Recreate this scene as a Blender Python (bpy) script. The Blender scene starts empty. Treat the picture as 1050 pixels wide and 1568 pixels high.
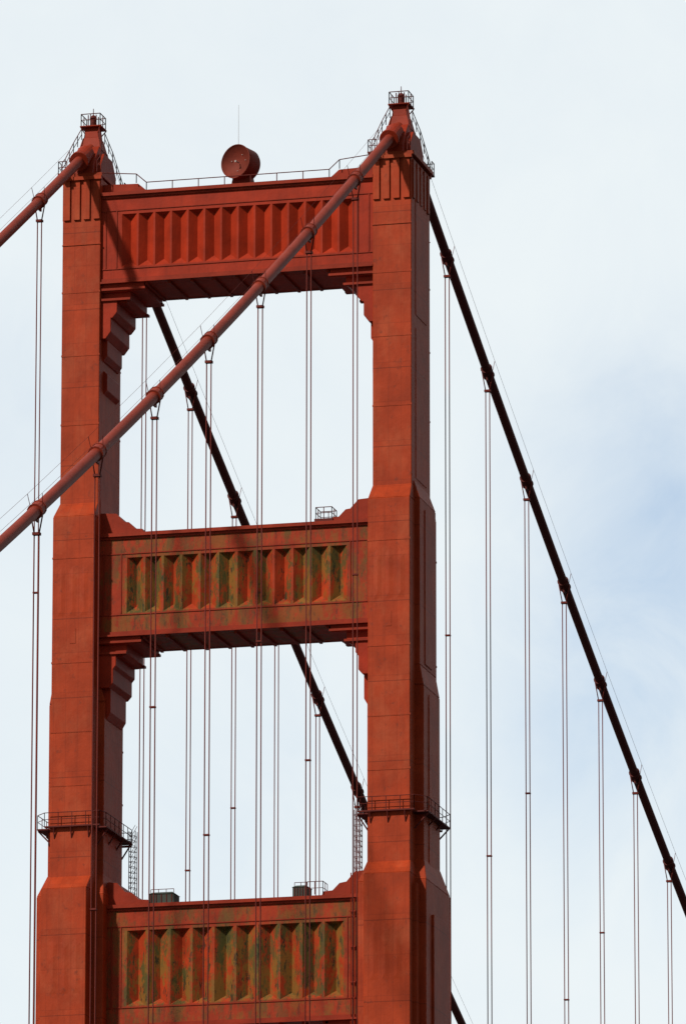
import bpy, bmesh, math, random
from mathutils import Vector, Matrix
random.seed(4)
scene=bpy.context.scene
R=math.radians

# ---------------------------------------------------------------- mesh helper
class M:
    def __init__(s): s.v=[]; s.f=[]
    def add(s,vs,fs):
        o=len(s.v); s.v+=[tuple(v) for v in vs]; s.f+=[tuple(i+o for i in f) for f in fs]
    def box(s,x0,x1,y0,y1,z0,z1):
        s.frus((x0,x1,y0,y1),(x0,x1,y0,y1),z0,z1)
    def frus(s,a,b,z0,z1):
        x0,x1,y0,y1=a; X0,X1,Y0,Y1=b
        s.add([(x0,y0,z0),(x1,y0,z0),(x1,y1,z0),(x0,y1,z0),(X0,Y0,z1),(X1,Y0,z1),(X1,Y1,z1),(X0,Y1,z1)],
              [(3,2,1,0),(4,5,6,7),(0,1,5,4),(1,2,6,5),(2,3,7,6),(3,0,4,7)])
    def prismXZ(s,poly,y0,y1):
        n=len(poly)
        s.add([(x,y0,z) for x,z in poly]+[(x,y1,z) for x,z in poly],
              [tuple(range(n)),tuple(range(2*n-1,n-1,-1))]+[(i,(i+1)%n,(i+1)%n+n,i+n) for i in range(n)])
    def prismYZ(s,poly,x0,x1):
        n=len(poly)
        s.add([(x0,y,z) for y,z in poly]+[(x1,y,z) for y,z in poly],
              [tuple(range(n)),tuple(range(2*n-1,n-1,-1))]+[(i,(i+1)%n,(i+1)%n+n,i+n) for i in range(n)])
    def tube(s,p,q,r,n=6,r2=None):
        p=Vector(p); q=Vector(q); r2=r if r2 is None else r2
        d=(q-p).normalized(); a=Vector((0,0,1)) if abs(d.z)<.9 else Vector((1,0,0))
        u=d.cross(a).normalized(); w=d.cross(u)
        vs=[]
        for c,rr in ((p,r),(q,r2)):
            for i in range(n):
                t=2*math.pi*i/n; vs.append(c+u*math.cos(t)*rr+w*math.sin(t)*rr)
        s.add(vs,[(i,(i+1)%n,(i+1)%n+n,i+n) for i in range(n)]+[tuple(range(n-1,-1,-1)),tuple(range(n,2*n))])
    def sweep(s,pts,r,n=16):
        pts=[Vector(p) for p in pts]; vs=[]
        for k,p in enumerate(pts):
            d=(pts[min(k+1,len(pts)-1)]-pts[max(k-1,0)]).normalized()
            u=Vector((1,0,0)); w=d.cross(u)
            for i in range(n):
                t=2*math.pi*i/n; vs.append(p+u*math.cos(t)*r+w*math.sin(t)*r)
        fs=[]
        for k in range(len(pts)-1):
            for i in range(n): fs.append((k*n+i,k*n+(i+1)%n,(k+1)*n+(i+1)%n,(k+1)*n+i))
        s.add(vs,fs)
    def lathe(s,c,ax,prof,n=40):
        c=Vector(c); ax=Vector(ax).normalized(); u=ax.cross(Vector((0,0,1)))
        u=u.normalized() if u.length>1e-3 else Vector((1,0,0)); w=ax.cross(u)
        vs=[];fs=[]
        for (h,r) in prof:
            for i in range(n):
                t=2*math.pi*i/n; vs.append(c+ax*h+u*math.cos(t)*r+w*math.sin(t)*r)
        for k in range(len(prof)-1):
            for i in range(n): fs.append((k*n+i,k*n+(i+1)%n,(k+1)*n+(i+1)%n,(k+1)*n+i))
        s.add(vs,fs)
    def rail(s,pts,h=1.05,step=1.8,r=.035,mid=True):
        for a,b in zip(pts[:-1],pts[1:]):
            a=Vector(a);b=Vector(b);L=(b-a).length; n=max(1,round(L/step)); up=Vector((0,0,h))
            s.tube(a+up,b+up,r,5)
            if mid: s.tube(a+up*.5,b+up*.5,r*.8,5)
            for i in range(n+1):
                q=a.lerp(b,i/n); s.tube(q,q+up,r,5)
    def pleats(s,x0,x1,n,zb,zt,Y,dep,flat):
        per=(x1-x0)/n
        for i in range(n):
            a=x0+i*per; b=a+flat; c=a+per; m=(b+c)/2; sl=min(.62,(c-b)*.55); Yd=Y+dep
            s.add([(a,Y,zb),(b,Y,zb),(b,Y,zt),(a,Y,zt)],[(0,1,2,3)])
            s.add([(b,Y,zb),(c,Y,zb),(m,Yd,zb+sl),(m,Yd,zt-sl*.5),(b,Y,zt),(c,Y,zt)],
                  [(0,1,2),(0,2,3,4),(1,5,3,2),(4,3,5)])
    def obj(s,name,mat,parent=None,smooth=False,bevel=0):
        me=bpy.data.meshes.new(name); me.from_pydata(s.v,[],s.f); me.validate()
        bm=bmesh.new(); bm.from_mesh(me); bmesh.ops.recalc_face_normals(bm,faces=bm.faces[:]); bm.to_mesh(me); bm.free()
        o=bpy.data.objects.new(name,me); scene.collection.objects.link(o); me.materials.append(mat)
        if smooth:
            for p in me.polygons: p.use_smooth=True
        if bevel:
            b=o.modifiers.new("bev",'BEVEL'); b.width=bevel; b.segments=1; b.limit_method='ANGLE'
        if parent: o.parent=parent
        return o
def empty(name,loc=(0,0,0)):
    e=bpy.data.objects.new(name,None); e.empty_display_size=2; scene.collection.objects.link(e); return e

# ---------------------------------------------------------------- materials
def paint(name,base,rough=.6,var=.25,streak=.3,seams=False,stain=0,fade=0,spec=.15,bump=True,plates=0):
    m=bpy.data.materials.new(name); m.use_nodes=True; nt=m.node_tree; N=nt.nodes; L=nt.links
    b=N['Principled BSDF']; b.inputs['Roughness'].default_value=rough
    b.inputs['Specular IOR Level'].default_value=spec
    tc=N.new('ShaderNodeTexCoord')
    def mapping(sc):
        mp=N.new('ShaderNodeMapping'); mp.inputs['Scale'].default_value=sc; L.new(tc.outputs['Object'],mp.inputs[0]); return mp.outputs[0]
    def noise(sc,scale,det=5,ro=.6):
        n=N.new('ShaderNodeTexNoise'); n.inputs['Scale'].default_value=scale; n.inputs['Detail'].default_value=det
        n.inputs['Roughness'].default_value=ro; L.new(mapping(sc),n.inputs['Vector']); return n.outputs['Fac']
    def mr(x,a,c,lo,hi):
        n=N.new('ShaderNodeMapRange'); n.inputs[1].default_value=a;n.inputs[2].default_value=c;n.inputs[3].default_value=lo;n.inputs[4].default_value=hi
        L.new(x,n.inputs[0]); return n.outputs[0]
    def mth(op,x,v):
        n=N.new('ShaderNodeMath'); n.operation=op; L.new(x,n.inputs[0]); n.inputs[1].default_value=v; return n.outputs[0]
    def mix(f,a,c,mode='MIX'):
        n=N.new('ShaderNodeMix'); n.data_type='RGBA'; n.blend_type=mode
        if isinstance(f,(int,float)): n.inputs[0].default_value=f
        else: L.new(f,n.inputs[0])
        for k,v in ((6,a),(7,c)):
            if isinstance(v,tuple): n.inputs[k].default_value=(*v,1)
            else: L.new(v,n.inputs[k])
        return n.outputs[2]
    dark=tuple(c*(1-var*1.6) for c in base); lite=tuple(min(1,c*(1+var)+.005*var) for c in base)
    col=mix(mr(noise((1,1,1),.45),.3,.7,0,1),dark,lite)
    if streak:
        st=mr(noise((2.2,2.2,.22),1.0,6,.7),.48,.72,0,streak)
        col=mix(st,col,tuple(c*.4 for c in base))
    if fade: 
        fd=mr(noise((1,1,.6),.35,6,.68),.5,.66,0,fade); col=mix(fd,col,(.42,.10,.04))
        pt=mr(noise((1,1,.8),1.4,5,.75),.60,.68,0,.5); col=mix(pt,col,(.11,.025,.013))
    if stain:
        s1=mr(noise((1,1,.45),.5,8,.76),.49,.56,0,stain)
        col=mix(s1,col,(.16,.085,.015))
        s2=mr(noise((1.2,1,.38),.62,8,.80),.50,.555,0,stain)
        col=mix(s2,col,(.055,.058,.016))
        s3=mr(noise((1.6,1,.5),1.3,7,.8),.56,.60,0,stain)
        col=mix(s3,col,(.02,.022,.012))
    if seams or plates:
        sx=N.new('ShaderNodeSeparateXYZ'); L.new(tc.outputs['Object'],sx.inputs[0])
    if plates:
        cx=N.new('ShaderNodeCombineXYZ')
        for k,(o,per,off) in enumerate(((0,1.067,.47),(1,1.067,.3),(2,3.43,.7))):
            L.new(mth('FLOOR',mth('DIVIDE',mth('ADD',sx.outputs[o],off),per),0),cx.inputs[k])
        wn=N.new('ShaderNodeTexWhiteNoise'); L.new(cx.outputs[0],wn.inputs['Vector'])
        col=mix(mr(wn.outputs['Value'],0,1,0,plates),col,tuple(c*.45 for c in base))
    if seams:
        def lines(out,per,w,off=0):
            return mth('LESS_THAN',mth('MODULO',mth('ADD',out,off+1000*per),per),w)
        z=lines(sx.outputs[2],6.86,.08,1.2); z2=lines(sx.outputs[2],3.43,.05,.7)
        x=lines(sx.outputs[0],1.067,.04,.47); y=lines(sx.outputs[1],1.067,.04,.3)
        for l,f in ((z,.5),(z2,.25),(x,.25),(y,.25)):
            col=mix(mth('MULTIPLY',l,f),col,tuple(c*.25 for c in base))
    L.new(col,b.inputs['Base Color'])
    if bump:
        bp=N.new('ShaderNodeBump'); bp.inputs['Strength'].default_value=.3; bp.inputs['Distance'].default_value=.06
        L.new(noise((1,1,1),2.2,4,.6),bp.inputs['Height']); L.new(bp.outputs[0],b.inputs['Normal'])
    return m
m_leg=paint('orange_steel_leg',(.34,.037,.007),seams=True,var=.14,streak=.3,fade=.3,plates=.18)
m_trim=paint('orange_steel_trim',(.24,.020,.0045),var=.15,streak=.25)
m_strut=paint('orange_steel_strut',(.31,.023,.0045),var=.16,streak=.35,plates=.1)
m_stain=paint('weathered_orange_steel',(.31,.028,.006),var=.2,streak=.4,stain=.5,plates=.1)
m_stain2=paint('heavily_weathered_steel',(.33,.033,.007),var=.2,streak=.4,stain=.85)
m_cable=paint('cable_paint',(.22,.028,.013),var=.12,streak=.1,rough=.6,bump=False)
m_cabled=paint('cable_paint_shaded_span',(.085,.014,.011),var=.12,streak=0,rough=.7,bump=False)  # same cable paint, with the main span's back-lit shade put into the colour
m_rope=paint('rope_paint',(.13,.022,.016),var=.1,streak=0,rough=.8,bump=False)
m_rail=paint('railing_paint',(.10,.016,.012),var=.1,streak=0,rough=.7,bump=False)
m_dish=paint('dish_paint',(.15,.025,.014),var=.25,streak=.3,rough=.7)
m_dark=paint('tarp_green',(.05,.06,.05),var=.3,streak=.3,rough=.8)
m_grey=paint('galvanised_grey',(.3,.26,.24),var=.1,streak=.1,bump=False)
m_road=paint('asphalt',(.05,.05,.052),var=.2,streak=0,rough=.9)
m_line=paint('white_line',(.75,.75,.72),var=.05,streak=0)
m_conc=paint('concrete',(.35,.33,.3),var=.15,streak=.3,rough=.9)
m_water=bpy.data.materials.new('water'); m_water.use_nodes=True
b=m_water.node_tree.nodes['Principled BSDF']; b.inputs['Base Color'].default_value=(.015,.035,.04,1); b.inputs['Roughness'].default_value=.15
nz=m_water.node_tree.nodes.new('ShaderNodeTexNoise'); nz.inputs['Scale'].default_value=.25; nz.inputs['Detail'].default_value=6
tcw=m_water.node_tree.nodes.new('ShaderNodeTexCoord'); m_water.node_tree.links.new(tcw.outputs['Object'],nz.inputs['Vector'])
bw=m_water.node_tree.nodes.new('ShaderNodeBump'); bw.inputs['Distance'].default_value=.6
m_water.node_tree.links.new(nz.outputs['Fac'],bw.inputs['Height']); m_water.node_tree.links.new(bw.outputs[0],b.inputs['Normal'])

CX=13.716
# ---------------------------------------------------------------- TOWER
tower=empty('bridge_tower')
def mir(s,a,b): return (a,b) if s>0 else (-b,-a)
def leg(s,name):
    m=M()
    def bx(xi,xo,hy,z0,z1):
        a,b=mir(s,xi,xo); m.box(a,b,-hy,hy,z0,z1)
    def fr(b0,b1,z0,z1):
        a,b=mir(s,b0[0],b0[1]); c,d=mir(s,b1[0],b1[1])
        m.frus((a,b,-b0[2],b0[2]),(c,d,-b1[2],b1[2]),z0,z1)
    bx(12.03,15.41,3.3,193.5,223.2)
    bx(13.0,15.46,1.9,209.5,222.6); bx(13.0,15.46,1.9,195.2,208.4)
    bx(11.96,15.60,4.7,160.8,193.0); fr((11.96,15.60,4.7),(12.03,15.42,3.31),193.0,194.45)
    bx(11.94,16.00,2.85,178.9,193.3); fr((11.94,16.00,2.85),(12.02,15.44,2.6),193.3,194.9)
    fr((11.45,16.32,2.85),(11.945,16.0,2.84),177.1,178.9); bx(11.45,16.32,2.85,160.8,177.1)
    bx(12.6,16.08,1.2,179.2,192.6); bx(12.6,16.40,1.2,162,176.6)
    bx(11.96,15.93,6.1,125,160.6); fr((11.96,15.93,6.1),(11.97,15.61,4.71),160.6,161.85)
    bx(11.0,16.85,4.25,125,160.3); fr((11.0,16.85,4.25),(11.46,16.33,2.86),160.3,162.3)
    bx(10.7,17.05,2.3,125,157.6); bx(12.4,16.3,5.2,125,159.8)
    bx(11.6,16.6,7.3,70,125.4); bx(10.4,17.6,5.6,70,125.2); bx(9.9,18.0,3.4,70,124.6)
    bx(11.2,17.2,8.2,14,70.5); bx(9.6,18.6,6.4,14,70.3)
    m.obj(name,m_leg,tower,bevel=.05)
    t=M()
    def tb(xi,xo,y0,y1,z0,z1):
        a,b=mir(s,xi,xo); t.box(a,b,y0,y1,z0,z1)
    for yy in (-1,1):
        def ty(xi,xo,ya,yb,z0,z1):
            a,b=(ya,yb) if yy<0 else (-yb,-ya)
            tb(xi,xo,a,b,z0,z1)
        for k in range(4):
            x=12.1+k*.88; ty(x,x+.54,-3.46,-3.25,219.5,223.0)
        ty(11.93,15.5,-3.62,-3.2,223.0,223.3)
        ty(12.0,15.44,-3.36,-3.25,217.25,217.33)
        for zz in (213.0,207.4,201.3): ty(12.01,15.43,-3.325,-3.25,zz,zz+.16)
        for zz in (189.3,180.2,174.2,169.6): ty(11.93,15.63,-4.725,-4.6,zz,zz+.16)
        for k in range(3):
            x=12.45+k*1.0
            for (Y,zb,zt) in ((-4.7,184.3,188.6),(-6.1,151.6,156.4)):
                y0=Y if yy<0 else -Y; y1=Y-.035 if yy<0 else -(Y-.035)
                t.add([(s*x,y0,zb),(s*(x+.7),y0,zb),(s*(x+.35),y1,zb+.5),(s*x,y0,zt-.5),(s*(x+.7),y0,zt-.5),(s*(x+.35),y1,zt-.9),(s*(x+.35),y0,zt)],
                      [(0,1,2),(0,2,5,3),(1,4,5,2),(3,5,6),(4,6,5)])
        ty(13.5,14.0,-4.725,-4.6,181.9,183.2)
    for k in range(5):
        y=-2.9+k*1.28
        a,b=mir(s,15.38,15.54); t.box(a,b,y,y+.6,219.6,222.95)
    a,b=mir(s,11.9,15.7); t.box(a,b,-3.5,3.5,223.3,223.6)
    t.obj(name+'_ornament',m_leg,tower)
leg(-1,'west_leg'); leg(1,'east_leg')

def strut(name,mat,mat2,zb,zt,xe,rzb,rzt,xr,n,topblock,flat=.3,dep=.5):
    m=M(); D=3.0
    m.box(-xe-.05,xe+.05,-2.2,2.2,zb+.02,zt-.02)
    for s in (-1,1):
        y0,y1=(-D,-2.15) if s<0 else (2.15,D)
        m.box(-xe,xe,y0,y1,rzt,zt-.03); m.box(-xe,xe,y0,y1,zb+.03,rzb)
        m.box(-xe,-xr,y0,y1,rzb,rzt); m.box(xr,xe,y0,y1,rzb,rzt)
    m.obj(name,mat,tower)
    m=M(); m.pleats(-xr,xr,n,rzb,rzt,-D,dep,flat)
    q=M(); q.pleats(-xr,xr,n,rzb,rzt,-D,dep,flat); m.add([(x,-y,z) for x,y,z in q.v],q.f)
    m.obj(name+'_pleated_panel',mat2,tower)
    t=M()
    for s in (-1,1):
        def yb(a,b): return (a,b) if s<0 else (-b,-a)
        y0,y1=yb(-D-.32,-D+.1); t.box(-xe+.01,xe-.01,y0,y1,zt-.3,zt)
        y0,y1=yb(-D-.14,-D+.1); t.box(-xe+.012,xe-.012,y0,y1,zt-.5,zt-.303)
        y0,y1=yb(-D-.34,-D+.1); t.box(-xe+.01,xe-.01,y0,y1,zb,zb+.16)
        y0,y1=yb(-D-.12,-D+.1); t.box(-xe+.012,xe-.012,y0,y1,zb+.163,zb+.45)
        y0,y1=yb(-D-.06,-D+.1); t.box(-xe+.012,xe-.012,y0,y1,rzb-.2,rzb-.12)
        t.box(-xe+.012,xe-.012,y0,y1,rzt+.3,rzt+.38)
        for sx in (-1,1):
            a,b=mir(sx,xr+.25,xr+.35); t.box(a,b,y0,y1,rzb-.08,rzt+.28)
            a,b=mir(sx,xe-.45,xe-.35); t.box(a,b,y0,y1,rzb-.08,rzt+.28)
    for sx in (-1,1):
        t.prismXZ([(sx*x,z) for x,z in topblock],-2.6,2.6)
    for i in range(9):
        x=-8+2*i; t.box(x-.12,x+.12,-2.9,2.9,zb-.2,zb+.05)
    t.obj(name+'_trim',m_trim,tower)
strut('top_strut',m_strut,m_strut,213.68,221.8,12.03,215.15,219.85,10.36,14,
      [(12.1,221.7),(12.1,222.7),(8.9,222.6),(8.2,222.0),(8.2,221.7)],dep=.52,flat=.16)
strut('second_strut',m_stain,m_stain2,182.62,191.62,11.95,184.7,189.5,9.72,12,
      [(12.0,191.5),(12.0,193.6),(10.6,193.5),(9.9,192.75),(9.5,192.7),(8.9,192.1),(8.3,192.05),(8.1,191.5)],dep=.58,flat=.2)
strut('third_strut',m_stain,m_stain2,148.9,159.5,11.0,150.9,157.3,9.5,10,
      [(11.2,159.4),(11.2,161.6),(10.3,161.5),(9.6,160.7),(9.0,160.6),(8.4,160.0),(7.6,159.95),(7.4,159.4)],dep=.65,flat=.24)
strut('lower_strut',m_stain,m_stain2,108,121,10.4,111,118.5,8.9,9,
      [(10.6,120.9),(10.6,123.5),(9.6,123.3),(8.6,121.8),(7.4,120.9)],dep=.6,flat=.3)
h=M()
def haunch(pts,hy=2.95):
    for s in (-1,1): h.prismXZ([(s*x,z) for x,z in pts],-hy,hy)
haunch([(12.1,213.75),(8.2,213.75),(8.2,213.05),(9.7,213.05),(9.7,212.98),(12.1,212.98)],2.95)
haunch([(12.1,213.4),(9.5,213.4),(9.5,212.35),(9.95,212.05),(12.1,212.05)],2.6)
haunch([(12.1,212.4),(10.6,212.4),(10.6,211.2),(11.0,210.7),(11.15,210.7),(11.15,209.5),(11.6,208.9),(12.1,208.9)],2.95)
haunch([(12.1,209),(11.62,209),(11.62,207.6),(11.95,207.1),(12.1,207.1)],2.3)
haunch([(12.1,206.4),(11.7,206.0),(11.7,204.6),(12.1,204.2)],2.0)
haunch([(12.0,182.7),(8.3,182.7),(8.3,182.05),(12.0,182.05)],2.95)
haunch([(12.0,182.2),(9.6,182.2),(9.6,181.3),(10.0,181.0),(12.0,181.0)],2.6)
haunch([(12.0,181.2),(10.45,181.2),(10.45,180.2),(10.7,179.9),(10.7,178.7),(11.05,178.3),(12.0,178.3)],2.95)
haunch([(12.0,178.5),(11.05,178.5),(11.05,176.3),(11.4,175.7),(12.0,175.6)],2.4)
haunch([(11.1,149),(7.6,149),(7.7,148.2),(9.2,147.6),(9.8,146),(10.2,143),(11.1,142)],2.9)
h.obj('corbel_brackets',m_strut,tower,bevel=.04)
h=M()
for s in (-1,1):
    for (x0,x1,z0,z1) in ((8.1,12.0,213.1,213.3),(9.4,12.0,212.2,212.4),(8.2,11.9,182.1,182.3),(9.5,11.9,181.15,181.35)):
        a,b=mir(s,x0,x1)
        h.box(a,b,-3.12,-2.55,z0,z1); h.box(a,b,2.55,3.12,z0,z1)
h.obj('corbel_edging',m_trim,tower)

for s,nm in ((-1,'west'),(1,'east')):
    c=s*CX; m=M()
    m.prismYZ([(-3.4,223.6),(-3.3,224.3),(-2.6,225.2),(-1.3,226.6),(1.3,226.6),(2.6,225.2),(3.3,224.3),(3.4,223.6)],c-.95,c+.95)
    m.prismYZ([(-2.4,223.61),(-2.3,224.7),(-1.25,225.9),(1.25,225.9),(2.3,224.7),(2.4,223.61)],c-1.4,c+1.4)
    for yy in (-1,1):
        k=.59 if yy<0 else .4446
        p0=Vector((c,yy*2.2,227-k*2.2)); p1=Vector((c,yy*4.3,227-k*4.3)); m.tube(p0,p1,.78,20,.7)
        d=(p1-p0).normalized(); m.tube(p1-d*.35,p1+d*.05,.84,20)
    m.frus((c-1.0,c+1.0,-1.1,1.1),(c-.72,c+.72,-.75,.75),226.4,227.6)
    m.frus((c-.66,c+.66,-.66,.66),(c-.56,c+.56,-.56,.56),227.6,228.55)
    m.box(c-.95,c+.95,-.95,.95,228.55,228.66)
    for q_ in (-1,1):
        for a_ in (-1,1): m.tube((c+q_*.5,a_*.5,227.9),(c+q_*.9,a_*.9,228.56),.06)
    m.obj(nm+'_saddle_housing',m_trim,tower,bevel=.04)
    r=M(); q=.85
    r.rail([(c-q,-q,228.66),(c+q,-q,228.66),(c+q,q,228.66),(c-q,q,228.66),(c-q,-q,228.66)],1.05,.85,.045)
    r.obj(nm+'_beacon_railing',m_rail,tower)
    l=M(); l.lathe((c,0,228.66),(0,.0001,1),[(0,.0),(0,.3),(.35,.3),(.4,.22),(.8,.22),(.85,.32),(1.0,.28),(1.15,.1),(1.2,.04),(1.75,.03),(1.75,0)],14)
    for k in range(4):
        a=math.pi/4+k*math.pi/2; l.tube((c+.5*math.cos(a),.5*math.sin(a),228.68),(c+.5*math.cos(a),.5*math.sin(a),229.75),.05)
    l.obj(nm+'_beacon_lamp',m_rail,tower)
    r=M()
    for dx in (-1.55,1.55):
        for yy in (-1,1):
            r.rail([(c+dx*.5,yy*.9,227.4),(c+dx*.8,yy*1.8,225.9),(c+dx,yy*3.2,224.1),(c+dx,yy*4.1,223.5)],1.0,1.0,.04)
    r.box(c-1.9,c+1.9,3.4,4.3,223.35,223.5); r.box(c-1.9,c-1.05,-4.3,-3.4,223.35,223.5)
    r.rail([(c-1.85,4.25,223.5),(c+1.85,4.25,223.5),(c+1.85,3.4,223.5)],1.05,.9,.04)
    r.rail([(c-1.85,-3.4,223.5),(c-1.85,-4.25,223.5),(c-1.1,-4.25,223.5)],1.05,.8,.04)
    r.obj(nm+'_saddle_railing',m_rail,tower)

r=M()
for Y in (-2.85,2.85):
    r.rail([(-12.1,Y,222.9),(-9.0,Y,222.6),(-8.1,Y,221.8),(8.1,Y,221.8),(9.0,Y,222.6),(12.1,Y,222.9)],.8,2.4,.045,mid=False)
r.rail([(6.9,-2.6,192.0),(8.3,-2.6,192.0),(8.3,-1,192.0),(6.9,-1,192.0),(6.9,-2.6,192.0)],1.0,.8,.04)
r.box(6.8,8.4,-2.7,-.9,191.6,192.0)
r.obj('strut_railing',m_rail,tower)

for s,nm in ((-1,'west'),(1,'east')):
    r=M(); z=166.05
    a,b=mir(s,11.2,16.0); r.box(a,b,-5.05,-4.65,z,z+.12)
    r.box(a,b,4.65,5.05,z,z+.12)
    for xo in ((15.58,16.95),(10.85,11.98)):
        a2,b2=mir(s,*xo); r.box(a2,b2,-4.0,4.0,z,z+.12)
        for yy in (-3.6,-1.2,1.2,3.6):
            r.tube((s*(xo[1] if xo[0]>13 else xo[0]),yy,z),(s*(15.7 if xo[0]>13 else 11.7),yy,z-1.3),.07)
    r.rail([(s*11.2,-5.0,z+.12),(s*16.0,-5.0,z+.12),(s*16.9,-4.0,z+.12),(s*16.9,4.0,z+.12),(s*16,5.0,z+.12),(s*11.2,5.0,z+.12),(s*10.9,4,z+.12),(s*10.9,-4,z+.12),(s*11.2,-5.0,z+.12)],1.15,1.3,.035)
    for x in (12.2,13.7,15.2): r.tube((s*x,-5.0,z),(s*x,-4.7,z-.9),.06)
    r.obj(nm+'_inspection_platform',m_rail,tower)

for nm,s,y in (('access_ladder',-1,2.2),('access_ladder',1,-2.0)):
    e=empty(nm); r=M(); l=M(); x0=s*10.65; w=.55
    for yy in (y,y+.6):
        for xx in (x0,x0-s*w): r.tube((xx,yy,160),(xx,yy,166.9),.035)
    z=160.2; k=0
    while z<166.6:
        for yy in (y,y+.6):
            l.tube((x0,yy,z),(x0-s*w,yy,z),.025)
            if k%2==0: l.tube((x0,yy,z),(x0-s*w,yy,z+.9),.02)
        l.tube((x0,y,z),(x0,y+.6,z),.025); z+=.45; k+=1
    r.obj('stiles',m_rail,e); l.obj('rungs',m_rail,e)

for x0,x1,y0,y1 in ((-7.6,-5.4,-2.3,-.6),(4.9,6.2,-2.4,-1.0)):
    e=empty('equipment_cabin'); z=159.5
    b_=M(); b_.box(x0,x1,y0,y1,z,z+.95); b_.frus((x0-.08,x1+.08,y0-.08,y1+.08),(x0+.2,x1-.2,y0+.3,y1-.3),z+.95,z+1.15)
    b_.obj('cabin_body',m_dark,e,bevel=.03)
    g=M(); n=5
    for i in range(n): 
        xx=x0+.2+(x1-x0-.4)*i/(n-1); g.box(xx-.03,xx+.03,y0-.05,y0-.01,z+.1,z+.9)
    g.rail([(x0+.1,y0+.3,z+1.1),(x1-.1,y0+.3,z+1.1)],.3,.7,.03,mid=False); g.obj('ribs_and_rail',m_rail,e)
r=M(); r.rail([(6.2,-2.7,159.7),(7.6,-2.7,159.7),(7.6,-1.2,159.7)],1.1,.7,.035)
r.obj('third_strut_railing',m_rail,tower)
# service conduits on the third strut beside the east leg
r=M()
for x in (10.15,10.45): r.tube((x,-3.2,125),(x,-3.2,161.3),.05,6)
for z in range(128,161,3): r.box(10.05,10.55,-3.25,-2.95,z,z+.1)
r.obj('service_conduits',m_trim,tower)

# ---------------------------------------------------------------- dish + mast
dish=empty('microwave_dish_antenna')
dc=Vector((-.70,-.9,224.5)); ax=Vector((-.36,-.93,.05)).normalized(); m=M()
prof=[(-.62,0.0),(-.60,.3),(-.50,.65),(-.32,1.0),(-.1,1.3),(0,1.42),(.05,1.46),(.05,1.52),(-.04,1.52),(-.05,1.48),(-1.55,1.46),(-1.75,1.36),(-2.15,.95),(-2.35,.45),(-2.4,0)]
m.lathe(dc,ax,prof,48); m.obj('reflector_drum',m_dish,dish,smooth=True).modifiers.new('es','EDGE_SPLIT').split_angle=R(35)
m=M(); f0=dc+ax*-.5; m.tube(f0,f0+ax*.5,.05,10); m.tube(f0+ax*.46,f0+ax*.56,.1,12)
u=ax.cross(Vector((0,0,1))).normalized(); w=u.cross(ax)
for k in (0,2,3,5):
    a=k*math.pi*2/7+.3; q=dc+(u*math.cos(a)+w*math.sin(a))*.75-ax*.42; m.tube(q,q+ax*.04,.04,8)
m.obj('feed_horn',m_grey,dish)
m=M(); bc=dc-ax*1.1
m.prismXZ([(bc.x-1.1,221.78),(bc.x+1.1,221.78),(bc.x+.75,223.4),(bc.x-.75,223.4)],bc.y-.5,bc.y+.6)
m.tube((bc.x-1.4,bc.y,221.8),(bc.x-.4,bc.y,223.6),.08); m.tube((bc.x+1.4,bc.y,221.8),(bc.x+.4,bc.y,223.6),.08)
m.obj('stand',m_dish,dish)
mast=empty('whip_antenna')
m=M(); m.tube((-.78,0.3,221.8),(-.78,.3,226),.03,6); m.tube((-.78,.3,226),(-.78,.3,229.9),.02,6,.012); m.obj('rod',m_grey,mast)
m=M(); m.tube((-.78,.3,221.8),(-.78,.3,222.4),.09,8); m.obj('base',m_grey,mast)

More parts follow.
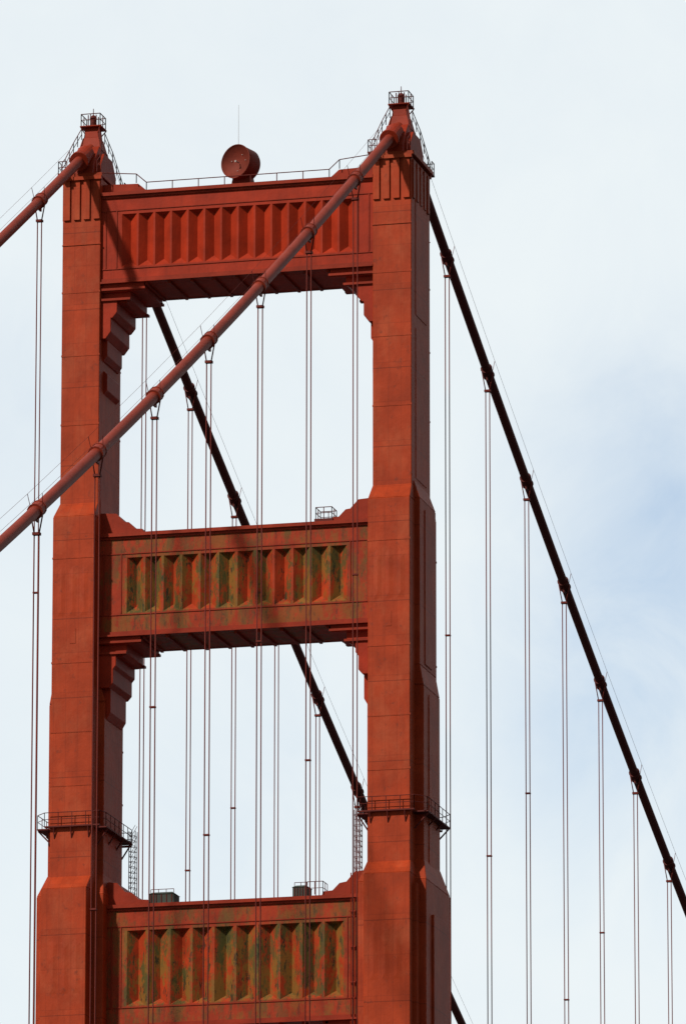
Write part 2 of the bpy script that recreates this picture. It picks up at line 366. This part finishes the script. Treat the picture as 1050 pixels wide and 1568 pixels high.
# ---------------------------------------------------------------- cables
KQ=.000349
def zf(d): return 227-.590*d+KQ*d*d
def zb(d): return 227-.4446*d+KQ*d*d
for s in (-1,1):
    X=s*CX; e=empty('suspension_cable')
    c=M(); c.sweep([(X,-d,zf(d)) for d in [i*4. for i in range(0,86)]],.44,20)
    c.obj('side_span_cable',m_cable,e,smooth=True)
    c=M(); c.sweep([(X,d,zb(d)) for d in [i*5. for i in range(0,129)]],.40,20)
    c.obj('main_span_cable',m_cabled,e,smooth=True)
    for side in ('f','b'):
        bn=M(); rp=M(); hr=M(); cl=M()
        n=21 if side=='f' else 41
        prev=None; k0=1 if side=='f' else .9
        for i in range(0,n+1):
            if i==0: d=5.0
            else: d=(15.887 if side=='f' else 16.642)+15.24*(i-1)
            z=zf(d) if side=='f' else zb(d); sg=-1 if side=='f' else 1
            zz=zf(d+.1) if side=='f' else zb(d+.1)
            P=Vector((X,sg*d,z)); T=Vector((0,sg*.1,zz-z)).normalized()
            Nn=Vector((0,0,1))-T*T.z; Nn.normalize()
            if i>0:
                bn.tube(P-T*.5,P+T*.5,.54*k0,16); bn.tube(P-T*.58,P-T*.46,.59*k0,16); bn.tube(P+T*.46,P+T*.58,.59*k0,16)
                bn.box(X-.08,X+.08,P.y-.35,P.y+.35,z-.85,z-.4)
                zl=67.0
                for dy in (-.05,.05):
                    for dx in (-1,1):
                        rp.tube((X+dx*.5,P.y+dy,z),(X+dx*.18,P.y+dy,z-1.75),.042,5)
                        rp.tube((X+dx*.18,P.y+dy,z-1.75),(X+dx*.18,P.y+dy,zl),.036,8)
                cl.box(X-.28,X+.28,P.y-.2,P.y+.2,z-1.85,z-1.66)
                j=24+((i*7)%5)*5
                if z-j>70: cl.box(X-.23,X+.23,P.y-.16,P.y+.16,z-j,z-j+.12)
            a=[P+Nn*1.2+Vector((dx,0,0)) for dx in (-.55,.55)]
            for k,dx in enumerate((-.55,.55)):
                if i>0: hr.tube(P+Vector((dx*.8,0,0)),a[k],.026,5)
                if prev: hr.tube(prev[k],a[k],.014,4)
            prev=a
        sp='side_span_' if side=='f' else 'main_span_'
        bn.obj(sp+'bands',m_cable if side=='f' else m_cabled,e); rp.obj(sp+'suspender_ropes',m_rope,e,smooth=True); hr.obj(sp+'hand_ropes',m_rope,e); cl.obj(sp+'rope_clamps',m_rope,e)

# ---------------------------------------------------------------- deck, pier, water
deck=empty('bridge_deck')
m=M(); m.box(-13.4,13.4,-345,640,66.2,67.0); m.obj('deck_slab',m_conc,deck)
m=M(); m.box(-9.4,9.4,-345,640,67.004,67.05); m.obj('roadway',m_road,deck)
m=M()
for x in (-6.1,-3,0,3,6.1):
    y=-340
    while y<640: m.box(x-.07,x+.07,y,y+3,67.054,67.058); y+=12
m.obj('lane_markings',m_line,deck)
m=M()
for s in (-1,1):
    a,b=mir(s,12.9,13.9); m.box(a,b,-345,640,65.4,66.19); m.box(a,b,-345,640,58.5,59.3)
    a,b=mir(s,9.4,9.7); m.box(a,b,-345,640,67.0,67.2)
    y=-343;k=0
    while y<636:
        m.box(s*13.4-.2,s*13.4+.2,y-.2,y+.2,59.3,65.4)
        m.tube((s*13.4,y,59.2 if k%2 else 65.5),(s*13.4,y+7.62,65.5 if k%2 else 59.2),.25,4); y+=7.62;k+=1
m.obj('stiffening_truss',m_trim,deck)
m=M()
for s in (-1,1): m.rail([(s*13.1,-345,67),(s*13.1,640,67)],1.3,3.8,.06)
m.obj('deck_railing',m_trim,deck)
m=M(); m.frus((-26,26,-18,18),(-24,24,-14,14),-3,14); m.obj('bridge_pier',m_conc,None,bevel=.3)
m=M(); m.add([(-40000,-40000,0),(40000,-40000,0),(40000,40000,0),(-40000,40000,0)],[(0,1,2,3)]); m.obj('water',m_water)

# ---------------------------------------------------------------- camera
p=[167.9546,-622.0705,37.165,14.3676,13.651,0.0565,11.9251]
yaw,pit,rol=[R(a) for a in p[3:6]]
f=Vector((-math.sin(yaw)*math.cos(pit),math.cos(yaw)*math.cos(pit),math.sin(pit)))
r0=Vector((math.cos(yaw),math.sin(yaw),0)); u0=r0.cross(f)
r1=r0*math.cos(rol)+u0*math.sin(rol); u1=-r0*math.sin(rol)+u0*math.cos(rol)
cam=bpy.data.cameras.new('camera'); co=bpy.data.objects.new('camera',cam); scene.collection.objects.link(co)
mt=Matrix((r1,u1,-f)).transposed().to_4x4(); mt.translation=Vector(p[:3]); co.matrix_world=mt
cam.sensor_fit='VERTICAL'; cam.sensor_height=24; cam.lens=24*p[6]*1000/1568; cam.clip_start=1; cam.clip_end=100000
scene.camera=co

# ---------------------------------------------------------------- light
SAZ,SEL=R(34),R(42)
sd=Vector((-math.sin(SAZ)*math.cos(SEL),-math.cos(SAZ)*math.cos(SEL),math.sin(SEL)))
sun=bpy.data.lights.new('sun','SUN'); so=bpy.data.objects.new('sun',sun); scene.collection.objects.link(so)
sun.energy=4.3; sun.angle=R(2.5); sun.color=(1,.94,.84); so.rotation_euler=sd.to_track_quat('Z','Y').to_euler(); so.location=(0,0,300)
w=bpy.data.worlds.new('World'); scene.world=w; w.use_nodes=True; nt=w.node_tree; N=nt.nodes; L=nt.links; N.clear()
out=N.new('ShaderNodeOutputWorld'); sky=N.new('ShaderNodeTexSky'); sky.sky_type='NISHITA'; sky.sun_disc=False
sky.sun_elevation=SEL; sky.sun_rotation=math.atan2(sd.x,sd.y)
bg=N.new('ShaderNodeBackground'); bg.inputs[1].default_value=.15; L.new(sky.outputs[0],bg.inputs[0])
cb=N.new('ShaderNodeBackground'); cb.inputs[0].default_value=(.86,.92,.94,1)
tc=N.new('ShaderNodeTexCoord')
def noise(scale,det=4,ro=.5,dist=0,off=(0,0,0)):
    mp=N.new('ShaderNodeMapping'); mp.inputs['Location'].default_value=off; L.new(tc.outputs['Generated'],mp.inputs[0])
    n=N.new('ShaderNodeTexNoise'); n.inputs['Scale'].default_value=scale; n.inputs['Detail'].default_value=det; n.inputs['Roughness'].default_value=ro; n.inputs['Distortion'].default_value=dist
    L.new(mp.outputs[0],n.inputs['Vector']); return n.outputs['Fac']
def math_(op,a,b=None,clamp=False):
    n=N.new('ShaderNodeMath'); n.operation=op; n.use_clamp=clamp
    for k,v in enumerate((a,b)):
        if v is None: continue
        if isinstance(v,(int,float)): n.inputs[k].default_value=v
        else: L.new(v,n.inputs[k])
    return n.outputs[0]
def gap(px,py,rad,lo=0,inner=0):
    d=(f*11925+r1*(px-525)-u1*(py-784)).normalized()
    vm=N.new('ShaderNodeVectorMath'); vm.operation='DISTANCE'; L.new(tc.outputs['Generated'],vm.inputs[0]); vm.inputs[1].default_value=d
    mr=N.new('ShaderNodeMapRange'); mr.interpolation_type='SMOOTHSTEP'; mr.inputs[1].default_value=inner; mr.inputs[2].default_value=rad; mr.inputs[3].default_value=1; mr.inputs[4].default_value=lo
    L.new(vm.outputs['Value'],mr.inputs[0]); return mr.outputs[0]
g=math_('MULTIPLY',gap(1060,760,.034),.38)
g=math_('ADD',g,math_('MULTIPLY',gap(960,1120,.036),.32))
g=math_('ADD',g,math_('MULTIPLY',gap(60,640,.03),.10))
g=math_('ADD',g,math_('MULTIPLY',gap(420,1200,.03),.10))
nn=math_('MULTIPLY',math_('SUBTRACT',noise(46,6,.6,.6),.5),2.2)
nl=math_('MULTIPLY',math_('SUBTRACT',noise(6,3,.5),.5),.25)
gg=math_('MULTIPLY',g,math_('ADD',1.0,nn))
base=math_('ADD',.06,math_('ADD',math_('MULTIPLY',nn,.08),nl))
bank=gap(525,784,1.0,.34,.35)
L.new(bank,cb.inputs[1])
fac=math_('SUBTRACT',1.0,math_('MAXIMUM',math_('ADD',gg,base),0.02),True)
mx=N.new('ShaderNodeMixShader'); L.new(fac,mx.inputs[0]); L.new(bg.outputs[0],mx.inputs[1]); L.new(cb.outputs[0],mx.inputs[2]); L.new(mx.outputs[0],out.inputs[0])
scene.view_settings.view_transform='Standard'; scene.view_settings.look='None'; scene.view_settings.exposure=0
